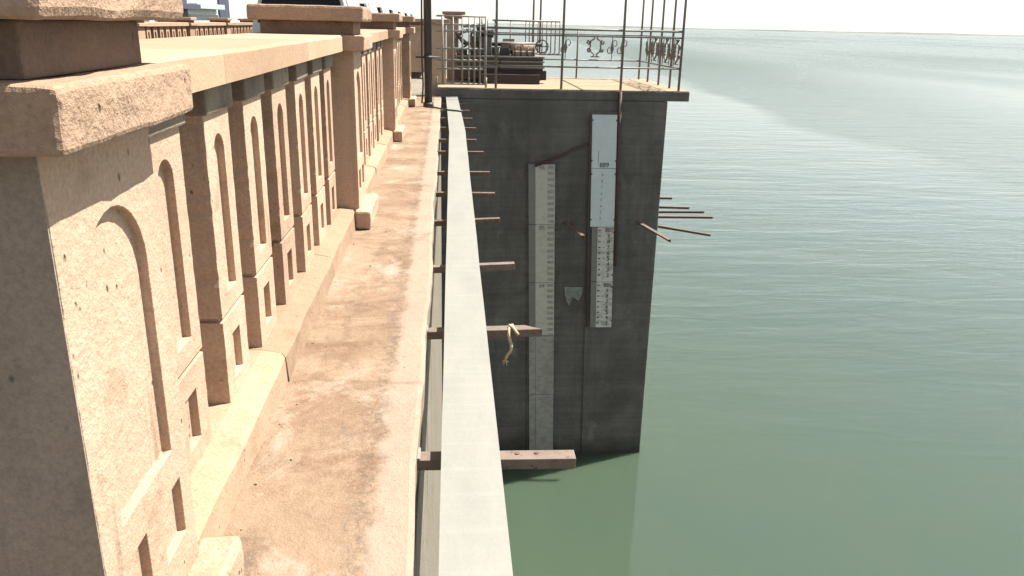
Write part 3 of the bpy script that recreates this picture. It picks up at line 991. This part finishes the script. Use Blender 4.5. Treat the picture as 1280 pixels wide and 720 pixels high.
# rear
r = empty('railing', (2.3, 16.5, ZD))
for x in (1.86, 1.72):
    part(tube('post', [(x, 16.5, ZD-.01), (x, 16.5, TALL)], .02, 'railing_paint', n=10), r)
part(tube('post', [(2.62, 16.5, ZD-.01), (2.62, 16.5, 1.08)], .017, 'railing_paint', n=10), r)
part(tube('post', [(.55, 16.5, ZD-.01), (.55, 16.5, 1.08)], .017, 'railing_paint', n=10), r)
for z, rr in ((1.08, .016), (.98, .011), (.495, .014), (TALL, .02)):
    part(tube('rail', [(.3, 16.5, z), (3.88, 16.5, z)], rr, 'railing_paint'), r)
fx = lambda a, z: (a, 16.5, z)
for c in (2.98,):
    ornament(r, fx, c, .56, .95)
for c in (2.38, 3.32, 3.52):
    spear(r, fx, c, .52, .97)
tag(r, 'rear railing of the tower deck with a diamond scroll ornament', 'railing')
# barred panel standing at the back
r = empty('barred_panel', (1.9, 16.2, ZD))
for k in range(8):
    x = 1.62 + .085*k
    part(tube('bar', [(x, 16.22, .60), (x, 16.22, 1.21)], .011, 'railing_paint'), r)
part(tube('rail', [(.9, 16.22, 1.21), (2.22, 16.22, 1.21)], .015, 'railing_paint'), r)
part(tube('rail', [(.9, 16.22, .60), (2.25, 16.22, .60)], .018, 'railing_paint'), r)
for x in (.95, 1.25, 1.55):
    part(tube('bar', [(x, 16.22, ZD), (x, 16.22, 1.21)], .012, 'railing_paint'), r)
tag(r, 'low panel of close upright iron bars at the back of the deck', 'iron panel')
# gate at the left of the deck
r = empty('deck_gate', (.25, 13.62, ZD))
for k, x in enumerate((-.05, .12, .27, .38, .47, .56, .65)):
    part(tube('bar', [(x, 13.62, ZD+.05), (x, 13.62, 1.25)], .013 if k not in (0, 6) else .018, 'light_rail_paint'), r)
for z in (.19, .43, .57, .75, 1.02, 1.12, 1.25):
    part(tube('rail', [(-.15, 13.62, z), (.66, 13.62, z)], .014, 'light_rail_paint'), r)
for x in (-.15, .66):
    part(tube('gate_foot', [(x, 13.62, ZD-.005), (x, 13.62, .30)], .018, 'light_rail_paint'), r)
tag(r, 'pale barred gate at the parapet end of the deck', 'gate')

# entrance pier
r = empty('gate_pier', (-.1, 14.4, ZD))
part(box('shaft', -.34, .005, 14.15, 14.75, .0, 1.13, 'parapet_plaster', bevel=.008), r)
part(box('cap_slab', -.40, .07, 14.08, 14.82, 1.13, 1.20, 'rough_cap_plaster', bevel=.01), r)
tag(r, 'plain brownish plaster pier behind the deck gate', 'pier')
r = empty('lamp_pedestal', (.2, 15.6, ZD))
part(box('shaft', .02, .24, 15.5, 15.75, ZD, 1.22, 'parapet_plaster', bevel=.008), r)
part(box('capital', -.02, .30, 15.44, 15.81, 1.22, 1.29, 'far_plaster', bevel=.01), r)
part(box('top_slab', -.06, .36, 15.38, 15.87, 1.29, 1.345, 'far_plaster', bevel=.01), r)
tag(r, 'slim cream pedestal with a spreading top behind the gate', 'pedestal')

# gate hoist
h = empty('gate_hoist', (1.0, 15.2, ZD))
def hp(o):
    return part(o, h)
hp(box('base_beam', .16, 1.80, 14.75, 14.95, ZD+.06, .36, 'hoist_maroon', bevel=.006))
hp(box('base_beam', .62, 1.66, 14.55, 14.70, ZD, .30, 'hoist_maroon', bevel=.006))
hp(box('base_beam', .16, 1.80, 15.55, 15.75, ZD, .36, 'hoist_maroon', bevel=.006))
for z in (.40, .50, .58):
    hp(box('girder_flange', .18, 1.76, 14.74, 15.76, z, z+.025, 'hoist_light_grey', bevel=.003))
hp(box('girder_web', .20, 1.74, 14.80, 15.70, .362, .60, 'hoist_grey', bevel=.003))
hp(box('bearing_block', 1.20, 1.60, 14.85, 15.45, .607, .69, 'hoist_cream', bevel=.015))
hp(box('bearing_block', .85, 1.15, 14.85, 15.45, .607, .74, 'hoist_dark', bevel=.015))
hp(box('gear_case', .45, .82, 14.85, 15.40, .607, .93, 'hoist_grey', bevel=.03, segs=3))
bm = bmesh.new()
n = 28
outer = []
for yy in (14.78, 14.86):
    outer.append([bm.verts.new((.40 + (.26 if k % 2 else .235)*math.cos(2*math.pi*k/(2*n)), yy, .80 + (.26 if k % 2 else .235)*math.sin(2*math.pi*k/(2*n)))) for k in range(2*n)])
inner = []
for yy in (14.78, 14.86):
    inner.append([bm.verts.new((.40 + .19*math.cos(2*math.pi*k/(2*n)), yy, .80 + .19*math.sin(2*math.pi*k/(2*n)))) for k in range(2*n)])
for k in range(2*n):
    k2 = (k+1) % (2*n)
    bm.faces.new((outer[0][k], outer[0][k2], outer[1][k2], outer[1][k]))
    bm.faces.new((inner[0][k], inner[0][k2], inner[1][k2], inner[1][k]))
    bm.faces.new((outer[0][k], outer[0][k2], inner[0][k2], inner[0][k]))
    bm.faces.new((outer[1][k], outer[1][k2], inner[1][k2], inner[1][k]))
gw = finish('gear_wheel', bm, 'hoist_grey')
hp(gw)
for k in range(5):
    a = 2*math.pi*k/5
    s_ = tube('spoke', [(.40, 14.82, .80), (.40+.2*math.cos(a), 14.82, .80+.2*math.sin(a))], .018, 'hoist_grey')
    s_.parent = gw
    s_.matrix_parent_inverse = gw.matrix_basis.inverted()
    s_.matrix_parent_inverse = Matrix.Translation(-h.location).inverted() @ Matrix.Translation(-h.location)
hp(tube('shaft', [(.30, 15.1, .80), (1.75, 15.1, .80)], .03, 'hoist_dark', n=10))
hp(tube('rope_drum', [(1.0, 15.15, .74), (1.62, 15.15, .74)], .10, 'hoist_cream', n=18))
hp(tube('motor', [(.55, 14.95, 1.0), (.85, 14.95, 1.0)], .09, 'hoist_dark', n=16))
hp(tube('crank_arm', [(.30, 14.74, .80), (.18, 14.72, .98), (.18, 14.60, .98)], .016, 'hoist_dark'))
hp(tube('control_rod', [(.62, 14.9, .93), (.62, 14.9, 1.26)], .03, 'hoist_dark', n=10))
hp(tube('control_rod', [(.72, 14.9, .93), (.72, 14.9, 1.25)], .03, 'hoist_dark', n=10))
hp(box('oil_box', 1.02, 1.22, 14.86, 15.0, .85, .90, 'hoist_light_grey', bevel=.005))
for k in range(5):
    hp(tube('pipe', [(1.12+.11*k, 14.82, .60), (1.12+.11*k, 14.82, .70+.05*(k % 3)), (1.16+.11*k, 14.9, .78)], .014, 'hoist_dark', n=6))
bm = bmesh.new()
add_tube(bm, ring(1.70, .78, .11, .11, 0, 360, 18, lambda a, z: (a, 14.72, z)), .012, 6)
for k in range(4):
    a_ = math.pi/2*k
    add_tube(bm, [(1.70, 14.72, .78), (1.70+.11*math.cos(a_), 14.72, .78+.11*math.sin(a_))], .009, 6)
hp(finish('hand_wheel', bm, 'hoist_dark'))
hp(tube('chain', [(.95, 14.80, .74), (.93, 14.76, .62), (.97, 14.74, .50), (.94, 14.73, .38)], .014, 'hoist_dark', n=6))
hp(box('brake_box', .20, .38, 14.86, 15.2, .607, .70, 'hoist_dark', bevel=.01))
hp(box('cover_plate', .84, 1.24, 15.2, 15.5, .76, .80, 'hoist_grey', bevel=.005))
tag(h, 'sluice gate hoist with gears on a dark maroon base, behind the deck railing', 'hoist')

# ------------------------------------------------------------------ parked cars on the road
def car_proto():
    root = empty('parked_car', (0, 0, 0))
    # local: x = 0 is the side facing the lake, body towards -x; nose towards +y, y from -4.2 to 0
    W = 1.72
    prof = [(-4.2, .32), (-4.22, .75), (-4.15, 1.02), (-4.06, 1.54), (-3.92, 1.69), (-3.4, 1.76), (-2.4, 1.78), (-1.9, 1.74), (-1.6, 1.64), (-1.05, 1.12), (-.85, 1.05), (-.25, .96), (-.05, .82), (0, .55), (-.03, .32)]
    inset = lambda z: 0.0 if z < .98 else min(.20, (z-.98)*.27)
    bm = bmesh.new()
    a = [bm.verts.new((-inset(z), y, z)) for y, z in prof]
    b = [bm.verts.new((-W+inset(z), y, z)) for y, z in prof]
    n = len(prof)
    for i in range(n):
        bm.faces.new((a[i], a[(i+1) % n], b[(i+1) % n], b[i]))
    bmesh.ops.triangulate(bm, faces=[bm.faces.new(a), bm.faces.new(b)])
    finish('body', bm, 'car_white', root, .03, 3)
    def win(pts, side, name='side_window'):
        bm = bmesh.new()
        f = []
        g = []
        for y, z in pts:
            x = -inset(z) + .006 if side > 0 else -W + inset(z) - .006
            f.append(bm.verts.new((x, y, z)))
            g.append(bm.verts.new((x - side*.02, y, z)))
        bm.faces.new(f)
        for i in range(len(f)):
            bm.faces.new((f[i], f[(i+1) % len(f)], g[(i+1) % len(f)], g[i]))
        finish(name, bm, 'car_glass', root)
    for s in (1, -1):
        win([(-2.02, 1.08), (-2.02, 1.68), (-1.85, 1.66), (-1.68, 1.59), (-1.45, 1.36), (-1.22, 1.10)], s)
        win([(-2.98, 1.08), (-2.98, 1.69), (-2.10, 1.685), (-2.10, 1.08)], s)
        win([(-3.92, 1.12), (-3.84, 1.54), (-3.70, 1.64), (-3.06, 1.685), (-3.06, 1.10)], s)
    for (y0, z0, y1, z1, nm) in ((-1.13, 1.17, -1.57, 1.565, 'windscreen'), (-4.135, 1.10, -4.062, 1.52, 'rear_window')):
        bm = bmesh.new()
        off = .012 if nm == 'windscreen' else -.012
        q = [bm.verts.new(c) for c in ((-.12, y0+off, z0+.01), (-W+.12, y0+off, z0+.01), (-W+.22, y1+off, z1+.01), (-.22, y1+off, z1+.01))]
        q2 = [bm.verts.new((v.co.x, v.co.y-off*1.6, v.co.z-.02)) for v in q]
        bm.faces.new(q)
        for i in range(4):
            bm.faces.new((q[i], q[(i+1) % 4], q2[(i+1) % 4], q2[i]))
        finish(nm, bm, 'car_glass', root)
    for yy in (-.78, -3.35):
        for xx in (-.10, -W+.10):
            w = tube('wheel', [(xx-.10, yy, .31), (xx+.10, yy, .31)], .31, 'tyre_rubber', root, n=20)
            tube('rim', [(xx-.105, yy, .31), (xx+.105, yy, .31)], .19, 'wheel_silver', w, n=16)
    for xx in (-.28, -W+.28):
        box('headlight', xx-.18, xx+.18, -.14, -.005, .66, .80, 'lamp_lens', root, .02)
        box('tail_light', xx-.10, xx+.10, -4.235, -4.15, .82, 1.02, 'tail_red', root, .02)
    for s in (0, 1):
        x = .10 if s == 0 else -W-.10
        box('door_mirror', x-.09, x+.07, -1.50, -1.40, 1.04, 1.16, 'car_white', root, .02)
    return root
cp = car_proto()
cy = [18.85, 23.6, 28.3, 33.3, 38.4, 43.6, 49.0]
cl = ['first', 'second', 'third', 'fourth', 'fifth', 'sixth', 'seventh']
for i, y in enumerate(cy):
    c = cp if i == 0 else copy_tree(cp)
    c.location = (-1.62 + random.uniform(-.03, .03), y, -.02)
    tag(c, 'white parked car behind the balustrade, %s of the row counting from the camera' % cl[i], 'car', 'white cars parked along the dam road')

# ------------------------------------------------------------------ shed behind the far parapet
s = empty('roadside_building', (-13, 42, -2.6))
def sp(o):
    return part(o, s)
sp(box('wall', -17.5, -11.2, 33.0, 48.0, -2.6, 3.9, 'shed_white'))
sp(box('door_panel', -11.2, -11.1, 33.9, 37.6, .75, 3.6, 'shed_navy', bevel=.01))
sp(box('door_panel', -11.2, -11.1, 42.8, 44.7, .75, 3.6, 'shed_navy', bevel=.01))
sp(box('canopy', -11.2, -10.6, 33.7, 37.8, 1.45, 1.66, 'shed_navy', bevel=.01))
sp(box('canopy', -11.2, -10.8, 38.0, 42.6, 1.50, 1.72, 'shed_teal', bevel=.01))
sp(box('wall_band', -11.2, -11.12, 38.0, 42.6, .8, 1.25, 'shed_teal'))
sp(box('roof', -17.8, -10.9, 32.6, 48.4, 3.9, 4.1, 'shed_roof'))
tag(s, 'white building with dark navy doors beyond the far balustrade', 'building')

# ------------------------------------------------------------------ haze
bm = bmesh.new()
add_box(bm, -8600, 8600, -1500, 8600, -10.5, 14)
hz = finish('haze', bm, 'ink')
m = bpy.data.materials.new('haze_air')
m.use_nodes = True
nt = m.node_tree
for n_ in list(nt.nodes):
    nt.nodes.remove(n_)
o_ = nt.nodes.new('ShaderNodeOutputMaterial')
pv = nt.nodes.new('ShaderNodeVolumePrincipled')
pv.inputs['Color'].default_value = (0.92, 0.95, 0.96, 1)
pv.inputs['Density'].default_value = 0.00004
pv.inputs['Anisotropy'].default_value = 0.0
nt.links.new(pv.outputs[0], o_.inputs['Volume'])
hz.data.materials[0] = m
tag(hz, kind='stuff')
